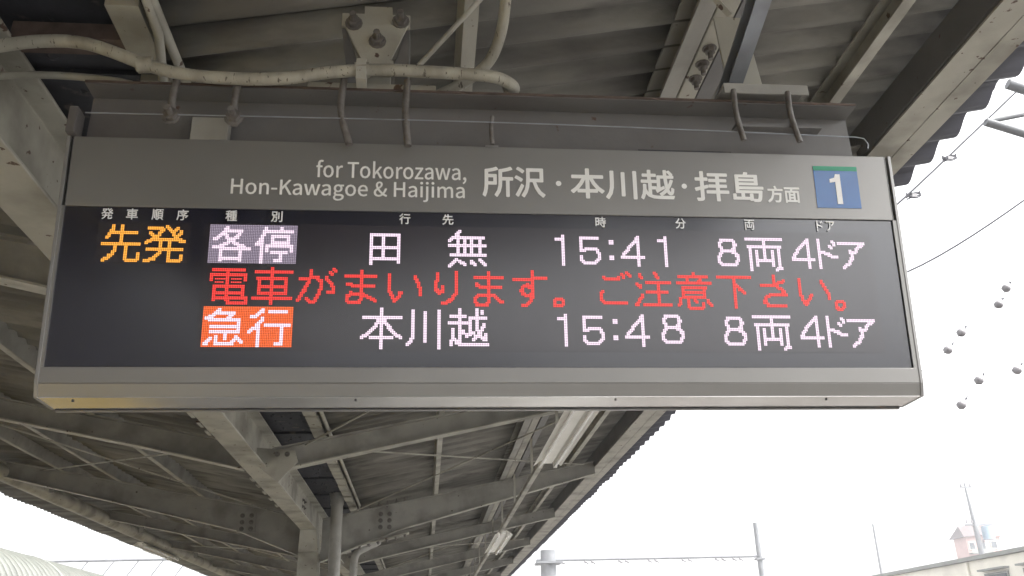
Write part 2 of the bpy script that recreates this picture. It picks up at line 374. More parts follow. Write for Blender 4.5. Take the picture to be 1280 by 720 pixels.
lamp(1.13, 5.75, 2.4, 3.31, 'nearest white strip light on the rail just below the board')
lamp(1.13, 13.0, 2.4, 3.31, 'second white strip light, farther along the rail on the right')
lamp(1.13, 20.6, 2.4, 3.31, 'most distant white strip light on the rail')
lamp(-5.25, 17.4, 2.5, 3.79, 'white strip light fixed below the left eave tube')

# =====================================================================
#  SUPPORT BEAM, HANGERS AND PIPES ABOVE THE BOARD
# =====================================================================
sb = thing('support_beam', (.2, 2.39, 3.1), 'dull grey steel H-beam with a rusty edge spanning above the departure board', 'beam')
BX0, BX1 = -1.03, 1.385
MB().box(BX0, BX1, 2.30, 2.46, 3.230, 3.240).build('top_flange', M['beam'], sb)
MB().box(BX0, BX1, 2.296, 2.2995, 3.233, 3.240).build('rusty_lip', M['rust'], sb)
MB().box(BX0, BX1, 2.376, 2.384, 3.066, 3.229).build('web', M['beam'], sb)
MB().box(BX0, BX1, 2.36, 2.46, 3.060, 3.0655).build('bottom_flange', M['beam'], sb)
MB().box(-1.062, -1.036, 2.30, 2.36, 3.06, 3.15).build('end_lug', M['beam'], sb, bevel=.004)
MB().box(-.715, -.605, 2.33, 2.37, 3.062, 3.142).build('stub_bracket', M['grey'], sb, bevel=.003)
def hook(x, y, z0, z1, r=.011, bend=.0, lab=None):
    pts = smooth_path([(x, y, z1), (x-.004, y-.004, (z0+z1)/2), (x+bend, y+.006, z0)])
    return MB().tube(pts, r, 10).build('threaded_rod', M['bolt'], sb)
hook(-.262, 2.28, 3.03, 3.258, bend=.025); hook(-.068, 2.28, 3.03, 3.262, bend=.005)
hook(-.758, 2.28, 3.09, 3.235); hook(-.578, 2.28, 3.085, 3.235)
hook(.962, 2.255, 3.065, 3.248, r=.009, bend=.012); hook(1.14, 2.255, 3.065, 3.246, r=.009, bend=.015)
hook(.193, 2.29, 3.05, 3.145, r=.007)
for x in (-.758, -.578): bolt(sb, (x, 2.275, 3.105), (0, -1, 0), BOLT_BIG, 'nut')
MB().box(.935, 1.215, 2.27, 2.46, 3.271, 3.281).box(.935, 1.215, 2.262, 2.270, 3.243, 3.281).build('clamp_plate', M['grey'], sb, bevel=.002)
MB().box(.955, 1.235, 2.262, 2.298, 3.118, 3.128).build('clamp_bar', M['beam'], sb)
MB().box(1.13, 1.155, 2.30, 2.33, 3.281, 3.30).build('nut', M['bolt'], sb)
MB().box(-.375, .02, 2.30, 2.46, 3.2415, 3.262).build('packing_plate', M['cream'], sb, bevel=.002)
hb = thing('hanger_bracket', (-.17, 2.38, 3.27), 'bolted trapezoid gusset bracket hanging from the roof above the beam', 'bracket')
MB().box(-.215, -.125, 2.345, 2.40, 3.262, 3.60).build('post', M['cream'], hb)
MB().box(-.285, -.065, 2.325, 2.336, 3.50, 3.553).build('top_plate', M['cream'], hb, bevel=.002)
def poly_plate(pts, y0, y1, name, m, par):
    n = len(pts); V = [(a, y0, b) for a, b in pts] + [(a, y1, b) for a, b in pts]
    return MB().add(V, [tuple(range(n)), tuple(range(2*n-1, n-1, -1))] + [(i, i+n, (i+1) % n+n, (i+1) % n) for i in range(n)]).build(name, m, par, bevel=.002)
poly_plate([(-.275, 3.500), (-.07, 3.510), (-.125, 3.365), (-.215, 3.362)], 2.318, 2.330, 'gusset_plate', M['cream'], hb)
poly_plate([(-.285, 3.50), (-.272, 3.50), (-.225, 3.36), (-.262, 3.33)], 2.34, 2.46, 'side_plate', M['beam'], hb)
poly_plate([(-.078, 3.51), (-.065, 3.51), (-.068, 3.34), (-.115, 3.36)], 2.34, 2.46, 'side_plate', M['beam'], hb)
MB().box(-.225, -.115, 2.312, 2.345, 3.320, 3.362).build('foot', M['cream'], hb, bevel=.002)
for x, z in ((-.245, 3.505), (-.095, 3.52), (-.168, 3.437)): bolt(hb, (x, 2.317, z), (0, -1, 0), BOLT_BIG)

# big conduit
bp = thing('pipe', (-.4, 2.28, 3.25), 'thick peeling cream pipe sagging across the top of the picture above the beam', 'pipe')
path = [(-1.75, 2.33, 3.33), (-1.40, 2.30, 3.335), (-1.18, 2.26, 3.345), (-1.02, 2.25, 3.335), (-.83, 2.25, 3.262), (-.72, 2.25, 3.236), (-.60, 2.25, 3.228), (-.45, 2.25, 3.232), (-.30, 2.25, 3.262), (-.16, 2.25, 3.276), (-.02, 2.25, 3.276), (.12, 2.25, 3.271), (.20, 2.255, 3.268), (.252, 2.29, 3.270), (.272, 2.36, 3.30), (.262, 2.44, 3.36)]
MB().tube(smooth_path(path, 5), .0195, 16).build('tube', M['pipe'], bp)
for x, z in ((-.845, 3.266), (-.205, 3.274)):
    MB().tube([(x-.022, 2.25, z-.002), (x+.022, 2.25, z+.002)], .0245, 16).build('coupling', M['pipe'], bp)
MB().box(-.222, -.192, 2.226, 2.275, 3.225, 3.30).build('clip', M['cream'], bp)
p2 = MB().tube(smooth_path([(.24, 1.7, 3.60), (.243, 2.1, 3.60), (.243, 2.25, 3.57), (.232, 2.33, 3.50), (.195, 2.36, 3.41), (.12, 2.37, 3.335), (.02, 2.40, 3.29), (-.04, 2.42, 3.27)]), .0185, 14).build('pipe', M['pipe'])
tag(p2, 'cream pipe curving down from the roof behind the end of the sagging pipe', 'pipe')
p3 = MB().tube([(-.035, 2.30, 3.335), (.235, 2.20, 3.63)], .009, 10).build('brace_rod', M['cream'])
tag(p3, 'thin slanting cream rod rising right from behind the sagging pipe', 'rod')
p4 = MB().tube([(-.83, 1.6, 3.47), (-.84, 2.30, 3.42), (-.85, 2.47, 3.30)], .015, 10).build('conduit', M['cream'])
tag(p4, 'short cream conduit coming down to the sagging pipe at top left', 'conduit')
# left ends: second pipe under the big one
p5 = MB().tube(smooth_path([(-1.6, 2.42, 3.30), (-1.25, 2.40, 3.325), (-1.0, 2.40, 3.315), (-.86, 2.39, 3.27), (-.80, 2.39, 3.25)]), .012, 10).build('conduit', M['cream'])
tag(p5, 'thinner dirty conduit tucked just under the left bend of the sagging pipe', 'conduit')
# galvanised channel and plates, upper right
gc = thing('channel_rail', (1.15, 2.5, 3.5), 'short galvanised open channel slanting up behind the right clamp plate', 'rail')
MB().extrude(chan(.05, .055, .004), (1.035, 2.47, 3.30), (1.045, 1.6, 3.58), up=(-.2, .2, 1)).build('channel', M['galv'], gc)
lp = poly_plate([(1.02, 3.283), (1.15, 3.283), (1.11, 3.68), (1.00, 3.68)], 2.42, 2.43, 'steel_plate', M['cream'], None)
tag(lp, 'tapering cream steel plate rising from the right clamp plate to the roof', 'plate')
br = MB().extrude([(-.011, -.003), (.011, -.003), (.011, .003), (-.011, .003)], (.86, 2.25, 3.74), (1.03, 2.35, 3.63)).build('flat_bar', M['cream'])
tag(br, 'small flat cream bar crossing the purlins above the drilled strip', 'bar')

# wire with hooked end
wr = MB().tube(smooth_path([(-1.0, 2.27, 3.106), (0, 2.27, 3.112), (.6, 2.27, 3.108), (1.345, 2.27, 3.094)]) + [Vector((1.372, 2.27, 3.090)), Vector((1.382, 2.27, 3.07)), Vector((1.378, 2.27, 3.052))], .0022, 6).build('wire', M['galv'])
tag(wr, 'thin taut wire with a hooked right end stretched in front of the beam', 'wire')

# =====================================================================
#  DEPARTURE BOARD
# =====================================================================
FC = Vector((0.153829, 2.372849, 2.656928)); FU = Vector((0, -.1190798, .9928847)); FN = Vector((0, -.9928847, -.1190798)); FX = Vector((1, 0, 0))
def fp(u, v, d=0): return FC + FX*u + FU*v + FN*d
db = thing('departure_board', tuple(fp(.05, .4)), 'long grey hanging departure board with lit red, white and amber Japanese text', 'departure board')
L_, R_, T_, F_ = -1.212, 1.323, .405, -.331
SL, SR, ST, SB_ = -1.198, 1.304, .1866, -.2855
def slab(u0, u1, v0, v1, d0, d1, name, m, par, bevel=0):
    V = [fp(u, v, d) for u in (u0, u1) for v in (v0, v1) for d in (d0, d1)]
    return MB().add(V, [(0, 1, 3, 2), (4, 6, 7, 5), (0, 4, 5, 1), (2, 3, 7, 6), (0, 2, 6, 4), (1, 5, 7, 3)]).build(name, m, par, bevel)
slab(L_+.014, R_-.014, ST, T_, -.03, 0, 'header_panel', M['house'], db, .0015)
slab(L_+.003, SL, SB_, ST, -.03, 0, 'side_frame', M['house'], db); slab(SR, R_-.003, SB_, ST, -.03, 0, 'side_frame', M['house'], db)
slab(L_+.003, R_-.003, F_, SB_, -.03, 0, 'lower_frame', M['house'], db, .0015)
# body behind
top, fold = fp(0, T_-.002, -.03), fp(0, F_, -.03)
yb, zb = 2.424, 2.291
def prism(poly, x0, x1, name, m, bevel=0):
    n = len(poly); V = [(x0, a, b) for a, b in poly] + [(x1, a, b) for a, b in poly]
    return MB().add(V, [tuple(range(n)), tuple(range(2*n-1, n-1, -1))] + [(i, i+n, (i+1) % n+n, (i+1) % n) for i in range(n)]).build(name, m, db, bevel)
X0, X1 = FC.x+L_, FC.x+R_
prism([(top.y, top.z), (fold.y, fold.z), (yb+.02, zb+.006), (2.545, zb+.006), (2.60, top.z)], X0+.006, X1-.006, 'housing', M['house'])
f0 = fp(0, F_)
prism([(f0.y, f0.z-.0005), (yb+.001, zb+.001), (yb+.012, zb+.001), (f0.y+.03, f0.z-.0005)], X0+.004, X1-.004, 'lower_fascia', M['house'], .001)
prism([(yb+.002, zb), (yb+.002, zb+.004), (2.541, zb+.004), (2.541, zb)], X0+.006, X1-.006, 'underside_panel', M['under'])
prism([(2.543, zb+.004), (2.543, zb-.001), (2.549, zb-.001), (2.549, zb+.004)], X0+.008, X1-.008, 'drip_strip', M['gutter'])
prism([(2.550, zb+.004), (2.550, zb-.005), (2.562, zb-.005), (2.562, zb+.004)], X0+.007, X1-.007, 'rear_lip', M['trim'])
for xs in (X0-.004, X1-.006):
    t = fp(0, T_+.001, .002); f = fp(0, F_, .002)
    prism([(t.y, t.z), (f.y, f.z), (yb-.001, zb-.001), (2.55, zb-.001), (2.60, t.z)], xs, xs+.010, 'end_cap', M['trim'], .001)
slab(L_+.0145, L_+.0155, ST, T_, 0, .0006, 'seam', M['gutter'], db); slab(R_-.0175, R_-.0160, ST, T_, 0, .0006, 'seam', M['gutter'], db)
slab(.50, .80, T_-.002, T_+.004, -.02, -.001, 'top_gasket', M['gutter'], db)
slab(.02, .06, T_, T_+.006, -.012, -.002, 'top_clip', M['trim'], db)

for x in (-.97, -.2, .55, 1.19):
    MB().tube([(x, 2.455, zb-.003), (x, 2.455, zb+.002)], .0035, 10).build('screw', M['gutter'], db)
# lettering
def sans():   # Blender's own interface typeface when present, else its default one
    import os
    try:
        p = os.path.join(bpy.utils.system_resource('DATAFILES', path='fonts'), 'Noto Sans CJK Regular.woff2')
        return bpy.data.fonts.load(p)
    except Exception:
        return None
SANS = sans()
CAPS = (0, .257) if SANS else (0, .69)
def text_part(s, u0, u1, v0, v1, parent, m, name='lettering', bold=0., ref=None, d=.0012, latin=False):
    c = bpy.data.curves.new(name, 'FONT'); c.body = s; c.resolution_u = 3
    if latin and SANS: c.font = SANS
    o = bpy.data.objects.new(name, c); C.objects.link(o); bpy.context.view_layer.update()
    dg = bpy.context.evaluated_depsgraph_get()
    me = bpy.data.meshes.new_from_object(o.evaluated_get(dg))
    xs = [v.co.x for v in me.vertices]; ys = [v.co.y for v in me.vertices]
    a0, a1 = min(xs), max(xs); b0, b1 = (min(ys), max(ys)) if ref is None else ref
    base = [(u0+bold+(v.co.x-a0)/(a1-a0)*(u1-u0-2*bold), v0+(v.co.y-b0)/(b1-b0)*(v1-v0)) for v in me.vertices]
    polys = [tuple(p.vertices) for p in me.polygons]
    bpy.data.objects.remove(o); bpy.data.meshes.remove(me)
    mb = MB(); layers = [(0, 0)]
    if bold: layers = [(math.cos(k*math.pi/4)*bold, math.sin(k*math.pi/4)*bold) for k in range(8)] + [(0, 0)]
    for k, (du, dv) in enumerate(layers):   # strokes thickened in thin overlapping coats, each proud of the last
        mb.add([fp(u+du, v+dv, d+k*.00006) for u, v in base], polys)
    me = mb.mesh(name, [m])
    return place(name, me, parent)
LT = M['letter']
text_part('for Tokorozawa,', -.4895, -.0394, .2915, .3415, db, LT, ref=CAPS, bold=.0007, latin=True)
text_part('Hon-Kawagoe & Haijima', -.7349, -.0444, .2330, .2795, db, LT, ref=CAPS, bold=.0007, latin=True)
text_part('所沢', .0092, .2025, .2405, .3375, db, LT, bold=.0021)
text_part('本川越', .2803, .6070, .2405, .3375, db, LT, bold=.0021)
text_part('拝島', .6712, .8930, .2405, .3375, db, LT, bold=.0021)
text_part('方面', .9038, 1.0095, .2395, .2935, db, LT, bold=.0014)
def disc(u, v, r, name, m, par, d=.0012):
    V = [fp(u+r*math.cos(a*math.pi/12), v+r*math.sin(a*math.pi/12), d) for a in range(24)]
    return MB().add(V, [tuple(range(24))]).build(name, m, par)
disc(.2435, .287, .0085, 'dot', LT, db); disc(.6385, .287, .0085, 'dot', LT, db)
npl = slab(1.0625, 1.2072, .2240, .3655, .0006, .0016, 'number_plate', M['blue'], db)
slab(1.0625, 1.2072, .3505, .3657, .0018, .0024, 'green_stripe', M['green'], npl)
# numeral 1
V = [fp(u, v, .003) for u, v in ((1.130, .2370), (1.1475, .2370), (1.1475, .3385), (1.132, .3385), (1.128, .3265), (1.112, .3215), (1.112, .3090), (1.130, .3120))]
MB().add(V, [tuple(range(8))]).build('numeral', M['letter'], npl)

# screen
scr = slab(SL, SR, SB_, ST, -.012, -.006, 'screen', M['glass'], db)
slab(-.800, 1.225, -.238, .1425, -.006, -.0050, 'led_module', M['module'], scr)
slab(-1.100, -.842, .0165, .1400, -.006, -.0050, 'led_module', M['module'], scr)
CP = M['caption']
for ch, u in (('発', -1.0777), ('車', -1.0084), ('順', -.9368), ('序', -.8668), ('種', -.7282), ('別', -.5974), ('行', -.2234), ('先', -.0949), ('時', .3695), ('分', .619), ('両', .837), ('ド', 1.0640), ('ア', 1.0985)):
    w2 = .0165 if ch not in 'ドア' else (.011 if ch == 'ド' else .0145)
    text_part(ch, u-w2, u+w2, .1640-.0160, .1640+.0165, scr, CP, name='caption', bold=.0007, d=-.0025)

PH, PV, U0, US = .00501, .00494, -.7860, -1.0965
V0 = (.1374, .0138, -.1098)
def dot_mesh(cells, org, v0, m, name, parent, size=.80, d=-.0038):
    mb = MB(); h = size/2
    for (c, r) in cells:
        u = org+(c+.5)*PH; v = v0-(r+.5)*PV
        mb.add([fp(u-h*PH, v-h*PV, d), fp(u+h*PH, v-h*PV, d), fp(u+h*PH, v+h*PV, d), fp(u-h*PH, v+h*PV, d)], [(0, 1, 2, 3)])
    return mb.build(name, M[m], parent)
GLYPHS = [
  ('先', 'amber', 0, 2, 1, 22, [101376, 101376, 101376, 232448, 262140, 524284, 396288, 920576, 789504, 3072, 3072, 4194303, 4194303, 24960, 24960, 24960, 57728, 49539, 246147, 229763, 983427, 1966591, 1573118]),
  ('発', 'amber', 0, 26, 1, 23, [3072, 4189744, 4192112, 29676, 1630668, 1884380, 1032440, 491632, 1048572, 4194303, 7889679, 6316800, 25344, 25344, 4194302, 4194302, 25344, 58112, 115462, 230150, 983814, 8324094, 7865340]),
  ('各', 'white', 0, 2, 1, 22, [24576, 57344, 65504, 131040, 245952, 516544, 942976, 3964800, 3685888, 15872, 63360, 254960, 4161784, 4194303, 262143, 196704, 196704, 196704, 196704, 262112, 262112, 196704]),
  ('停', 'white', 0, 26, 1, 22, [98496, 98496, 262143, 262143, 196608, 466940, 401404, 923660, 923660, 1974268, 4071420, 4128767, 458751, 442371, 442371, 450555, 401400, 393408, 393408, 393408, 395200, 395200, 393216]),
  ('急', 'white', 2, 1, 1, 22, [24576, 57344, 131040, 262112, 983488, 4064128, 4194300, 1048572, 12, 12, 524284, 524284, 12, 524284, 524284, 1536, 50712, 443932, 968254, 1884279, 3735523, 3735520]),
  ('行', 'white', 2, 25, 1, 24, [98304, 237564, 499708, 917504, 8126464, 7962624, 98304, 229376, 458752, 950271, 950271, 4063280, 8257584, 15073328, 12976176, 393264, 393264, 393264, 393264, 393264, 393712, 393712, 393216]),
  ('電', 'red', 1, 2, 2, 22, [2097148, 2097148, 6144, 4194302, 4194302, 3151878, 3668982, 3151878, 515056, 6144, 1048572, 1048572, 792588, 792588, 1048572, 1048572, 792588, 1048575, 1048575, 793603, 4095, 4095]),
  ('車', 'red', 1, 26, 1, 23, [6144, 6144, 4194303, 4194303, 6144, 6144, 2097144, 2097144, 792600, 792600, 792600, 1048568, 1048568, 792600, 792600, 1048568, 1048568, 6144, 8388607, 8388607, 6144, 6144, 6144]),
  ('が', 'red', 1, 51, 1, 23, [6, 49159, 49179, 49180, 49164, 64608, 4193376, 4165488, 100152, 230172, 197388, 459534, 393990, 919302, 919102, 1836606, 1576448, 3673088, 3349504, 7575552, 6420480, 61440]),
  ('ま', 'red', 1, 78, 2, 19, [768, 768, 768, 524287, 524287, 768, 768, 768, 246528, 262142, 32766, 768, 768, 49920, 65408, 262112, 230392, 197438, 198415, 261635, 130560]),
  ('い', 'red', 1, 103, 4, 20, [786432, 786456, 786456, 786460, 786444, 786446, 786438, 786438, 786439, 786435, 786435, 931843, 407555, 471043, 225280, 253952, 114688, 98304]),
  ('り', 'red', 1, 130, 2, 14, [3, 6147, 6147, 6147, 6147, 6147, 14339, 12291, 12291, 13059, 13059, 15107, 16131, 7939, 3079, 14, 12, 60, 120, 1008, 960]),
  ('ま', 'red', 1, 153, 2, 18, [768, 768, 768, 262143, 262143, 768, 768, 99072, 115456, 131070, 32766, 768, 768, 768, 65504, 131056, 230200, 197404, 197391, 231175, 130560, 130560]),
  ('す', 'red', 1, 176, 1, 21, [768, 768, 768, 768, 1023, 2097151, 2096896, 768, 6912, 32512, 65280, 52992, 115456, 115456, 59136, 65280, 16128, 1792, 1536, 3584, 7168, 63488, 61440]),
  ('。', 'red', 1, 200, 18, 7, [62, 127, 99, 99, 127, 126]),
  ('ご', 'red', 1, 228, 1, 20, [12, 110, 119, 197043, 262064, 130944, 0, 0, 0, 0, 0, 0, 393216, 917504, 786432, 786432, 786432, 786432, 917504, 524280, 262136]),
  ('注', 'red', 1, 249, 1, 23, [1536, 788224, 787200, 918400, 393600, 0, 65535, 3211263, 3932544, 1835392, 786816, 384, 65532, 65532, 393600, 393600, 917888, 1835392, 1573248, 3670400, 7602175, 7602175]),
  ('意', 'red', 1, 275, 1, 22, [3072, 3072, 2097148, 2097148, 49344, 49600, 4194303, 4194303, 0, 524280, 524280, 393264, 524272, 524272, 393264, 524272, 2097136, 1625100, 1625612, 1623662, 3719271, 3194979, 65504, 32704]),
  ('下', 'red', 1, 300, 3, 22, [4194303, 4194303, 3072, 3072, 3072, 3584, 3840, 3968, 3520, 3552, 3184, 3120, 3072, 3072, 3072, 3072, 3072, 3072, 3072, 3072, 3072]),
  ('さ', 'red', 1, 327, 2, 17, [384, 384, 384, 390, 446, 508, 131040, 131040, 120, 60, 14, 14, 4095, 16383, 30720, 24576, 57344, 57344, 61440, 16382, 16382]),
  ('い', 'red', 1, 351, 4, 20, [786432, 786480, 786480, 786488, 786456, 786460, 786444, 786446, 786438, 786439, 792579, 931843, 405507, 421891, 516096, 245760, 245760, 98304]),
  ('。', 'red', 1, 373, 18, 7, [62, 127, 99, 99, 119, 126, 60]),
  ('田', 'white', 0, 92, 4, 18, [262143, 262143, 198147, 198147, 198147, 198147, 198147, 198147, 262143, 262143, 198147, 198147, 198147, 198147, 198147, 262143, 262143, 196611, 196611, 196608]),
  ('無', 'white', 0, 138, 1, 23, [98304, 229376, 458752, 458752, 2097150, 4194302, 7549720, 6501144, 209688, 8388607, 8388607, 209688, 209688, 209688, 209688, 4194303, 4194303, 0, 393240, 1016604, 1958798, 3732423, 7352515, 6291456]),
  ('本', 'white', 2, 88, 0, 24, [6144, 6144, 6144, 6144, 6144, 8388607, 8388607, 32256, 32256, 65280, 56192, 121280, 235968, 465120, 923760, 1841208, 7870494, 16252911, 13107171, 6144, 6144, 6144, 6144, 6144, 6144]),
  ('川', 'white', 2, 114, 1, 20, [98307, 99075, 99075, 99075, 99075, 99075, 99075, 99075, 99075, 99075, 99075, 99075, 99075, 99075, 99075, 99075, 99075, 230147, 197379, 459523, 917507, 786435, 3, 3]),
  ('越', 'white', 2, 138, 0, 24, [196800, 196824, 196824, 196824, 8380608, 8384510, 200702, 199872, 16776384, 16776396, 199884, 199900, 3345624, 3394808, 3395440, 3407734, 3358198, 3355134, 3867550, 8323854, 7274496, 7340031, 6553599]),
  ('1', 'white', 0, 202, 3, 6, [3, 3, 63, 63, 3, 3, 3, 3, 3, 3, 3, 3, 3, 3, 3, 3, 3, 3, 3, 3]),
  ('5', 'white', 0, 217, 4, 13, [8190, 8190, 6144, 6144, 6144, 6144, 6144, 7164, 8190, 7686, 7, 3, 6147, 6147, 6151, 7182, 4092, 2040]),
  (':', 'white', 0, 235, 6, 3, [7, 7, 7, 0, 0, 0, 0, 0, 0, 0, 7, 7, 7]),
  ('4', 'white', 0, 242, 3, 15, [24, 56, 56, 120, 248, 472, 920, 1816, 1560, 3608, 7192, 14360, 12312, 32767, 32767, 24, 24, 24, 24, 24]),
  ('1', 'white', 0, 265, 3, 6, [3, 3, 63, 63, 3, 3, 3, 3, 3, 3, 3, 3, 3, 3, 3, 3, 3, 3, 3, 3]),
  ('8', 'white', 0, 302, 4, 14, [4088, 4092, 7180, 6158, 6158, 7180, 3100, 4092, 4092, 7198, 6151, 14343, 12291, 12291, 12295, 14342, 8190, 4092]),
  ('両', 'white', 0, 320, 3, 24, [16777215, 16777215, 6144, 6144, 6144, 8388606, 8388606, 3151884, 3348684, 3348684, 3348684, 3348684, 3348684, 3348684, 3407820, 3407820, 3342540, 3342540, 3342540, 3145758, 3145790, 3145776]),
  ('4', 'white', 0, 349, 3, 15, [24, 56, 120, 248, 472, 920, 1816, 3608, 3096, 7192, 14360, 12312, 28696, 32767, 32767, 24, 24, 24, 24, 24]),
  ('ド', 'white', 0, 366, 3, 13, [6144, 6156, 6158, 6150, 6198, 6200, 6168, 6144, 7936, 8160, 6640, 6271, 6175, 6144, 6144, 6144, 6144, 6144, 6144, 6144]),
  ('ア', 'white', 0, 379, 5, 18, [262143, 262143, 30, 60, 112, 1632, 2016, 1984, 768, 768, 1792, 1792, 3584, 3072, 15360, 30720, 57344, 49152]),
  ('1', 'white', 2, 202, 3, 6, [3, 3, 63, 63, 3, 3, 3, 3, 3, 3, 3, 3, 3, 3, 3, 3, 3, 3, 3, 3]),
  ('5', 'white', 2, 217, 4, 13, [8190, 8190, 6144, 6144, 6144, 6144, 6144, 7164, 8190, 7686, 7, 3, 6147, 6147, 6151, 7182, 4092, 2040]),
  (':', 'white', 2, 235, 6, 3, [7, 7, 7, 0, 0, 0, 0, 0, 0, 0, 7, 7, 7]),
  ('4', 'white', 2, 242, 3, 15, [24, 56, 56, 120, 248, 472, 920, 1816, 1560, 3608, 7192, 14360, 12312, 32767, 32767, 24, 24, 24, 24, 24]),
  ('8', 'white', 2, 264, 3, 14, [4088, 4092, 7180, 6158, 6158, 7180, 3100, 4092, 4092, 7198, 6151, 14343, 12291, 12291, 12295, 14342, 8190, 4092]),
  ('8', 'white', 2, 302, 4, 14, [4088, 4092, 7180, 6158, 6158, 7180, 3100, 4092, 4092, 7198, 6151, 14343, 12291, 12291, 12295, 14342, 8190, 4092]),
  ('両', 'white', 2, 320, 3, 24, [16777215, 16777215, 6144, 6144, 6144, 8388606, 8388606, 3151884, 3348684, 3348684, 3348684, 3348684, 3348684, 3348684, 3407820, 3407820, 3342540, 3342540, 3342540, 3145758, 3145790, 3145776]),
  ('4', 'white', 2, 349, 3, 15, [24, 56, 120, 248, 472, 920, 1816, 3608, 3096, 7192, 14360, 12312, 28696, 32767, 32767, 24, 24, 24, 24, 24]),
  ('ド', 'white', 2, 366, 3, 13, [6144, 6156, 6158, 6150, 6198, 6200, 6168, 6144, 7936, 8160, 6640, 6271, 6175, 6144, 6144, 6144, 6144, 6144, 6144, 6144]),
  ('ア', 'white', 2, 379, 5, 18, [262143, 262143, 30, 60, 112, 1632, 2016, 1984, 768, 768, 1792, 1792, 3584, 3072, 15360, 30720, 57344, 49152]),
]

used = set()
for ch, colour, line, c0, r0, wd, rows in GLYPHS:
    cells = []
    for j, b in enumerate(rows):
        for i in range(wd):
            if b >> (wd-1-i) & 1: cells.append((c0+i, r0+j))
    org = US if colour == 'amber' else U0
    if ch in '各停急行' and colour == 'white' and c0 < 60: used.update((line, c, r) for c, r in cells)
    o = dot_mesh(cells, org, V0[line], 'led_'+colour, 'led_character', scr)
    o['label'] = {'amber': 'amber', 'white': 'pinkish white', 'red': 'red'}[colour] + ' dot-matrix character ' + ch
    o['kind'] = 'stuff'
for line, m in ((0, 'led_lilac'), (2, 'led_orange')):
    cells = [(c, r) for c in range(50) for r in range(24) if (line, c, r) not in used]
    o = dot_mesh(cells, U0, V0[line], m, 'led_field', scr)
    o['label'] = 'dim lilac lit block behind the local-train characters' if line == 0 else 'orange lit block behind the express-train characters'; o['kind'] = 'stuff'

# =====================================================================
#  OUTSIDE
# =====================================================================
# barrel-roofed shelter on the left
ba = thing('barrel_shelter', (-9.6, 26, -1.1), 'pale ribbed barrel-vaulted shelter roof at the lower left corner', 'shelter')
rib = MB(); nrib = 72; y0, dy = 18.0, .30
V = []; seg = 20; Rr = 1.35
prof = []
for i in range(nrib*6+1):
    y = y0+i*dy/6; rr = Rr-.05+.13*abs(math.sin(i*math.pi/6))
    prof.append((y, rr))
for (y, rr) in prof:
    for k in range(seg+1):
        a = math.pi*k/seg; V.append((-10.0+rr*math.cos(a), y, 2.9+rr*math.sin(a)))
F = [(i*(seg+1)+k, i*(seg+1)+k+1, (i+1)*(seg+1)+k+1, (i+1)*(seg+1)+k) for i in range(len(prof)-1) for k in range(seg)]
MB().add(V, F, 0, True).build('ribbed_roof', M['poly'], ba)
def hoop(y, r=.05, m='band'):
    V = []; F = []
    for yy in (y, y+.12):
        for rr in (Rr+.05, Rr+.09):
            for k in range(25): a = math.pi*k/24; V.append((-10.0+rr*math.cos(a), yy, 2.9+rr*math.sin(a)))
    for k in range(24):
        F += [(25+k, 26+k, 76+k, 75+k), (k, 1+k, 26+k, 25+k), (50+k, 75+k, 76+k, 51+k)]
    MB().add(V, F).build('strap', M[m], ba)
for y in (23.6, 29.6): hoop(y)
MB().box(-11.5, -11.4, 18, 39.6, -1.1, 2.8).box(-8.8, -8.7, 18, 39.6, -1.1, 2.8).build('side_wall', M['wall'], ba)

# catenary gantries
def truss(x0, x1, y, z, label, masts, diag=(), ins=(), top=9.7):
    t = thing('catenary_gantry', ((x0+x1)/2, y, -1.1), label, 'gantry')
    MB().tube([(x0, y, z), (x1, y, z)], .085, 8).build('beam', M['mast'], t)
    for mx, mz, r in masts:
        MB().tube([(mx, y, -1.1), (mx, y, mz)], [r*1.15, r*.9], 14).build('mast', M['mast'], t)
        MB().box(mx-r*1.5, mx+r*1.5, y-r*1.5, y+r*1.5, z-.25, z-.12).build('collar', M['mast'], t)
    for dx in diag: MB().tube([(dx, y, z), (dx-.75, y, z-1.1)], .04, 6).build('brace', M['mast'], t)
    for ix in ins:
        for k in (-.35, .1): MB().tube([(ix+k, y, z), (ix+k, y, z-.14), (ix+k+.25, y, z-.26)], [.05, .09, .04], 8).build('insulator', M['porcelain'], t)
    return t
truss(7.3, 22.6, 60, 7.56, 'distant pale catenary gantry right of the canopy with a tall mast at its right end', ((8.1, 8.2, .55), (22.5, 9.75, .19)), ins=(8.9, 10.9, 13.2, 15.2, 17.5, 19.8, 21.0))
truss(-24, -10, 60, 8.08, 'distant grey gantry beam with slanting braces at lower left', ((-24.5, 8.4, .2), (-8.5, 8.4, .2)), diag=(-21.1, -19.5, -18.0, -16.5, -15.0))
for x, h in ((12.3, 6.7), (14.2, 6.9), (17.2, 6.8)):
    tag(MB().tube([(x, 72, -1.1), (x, 72, h)], .07, 8).build('pole', M['mast']), 'thin far post below the right gantry beam, %s of three' % {12.3: 'left', 14.2: 'middle', 17.2: 'right'}[x], 'pole', 'far posts')
# near gantry arm, upper right
ga = thing('gantry_arm', (8.3, 9, 7.7), 'grey forked steel gantry arm reaching in at the upper right edge', 'gantry')
MB().tube([(7.14, 9, 7.81), (8.9, 9, 8.23)], .035, 8).build('strut', M['mast'], ga)
MB().tube([(7.14, 9, 7.81), (8.9, 9, 7.22)], .055, 8).build('strut', M['mast'], ga)
MB().tube([(7.6, 9, 8.42), (8.6, 9, 8.05)], .07, 8).build('strut', M['mast'], ga)
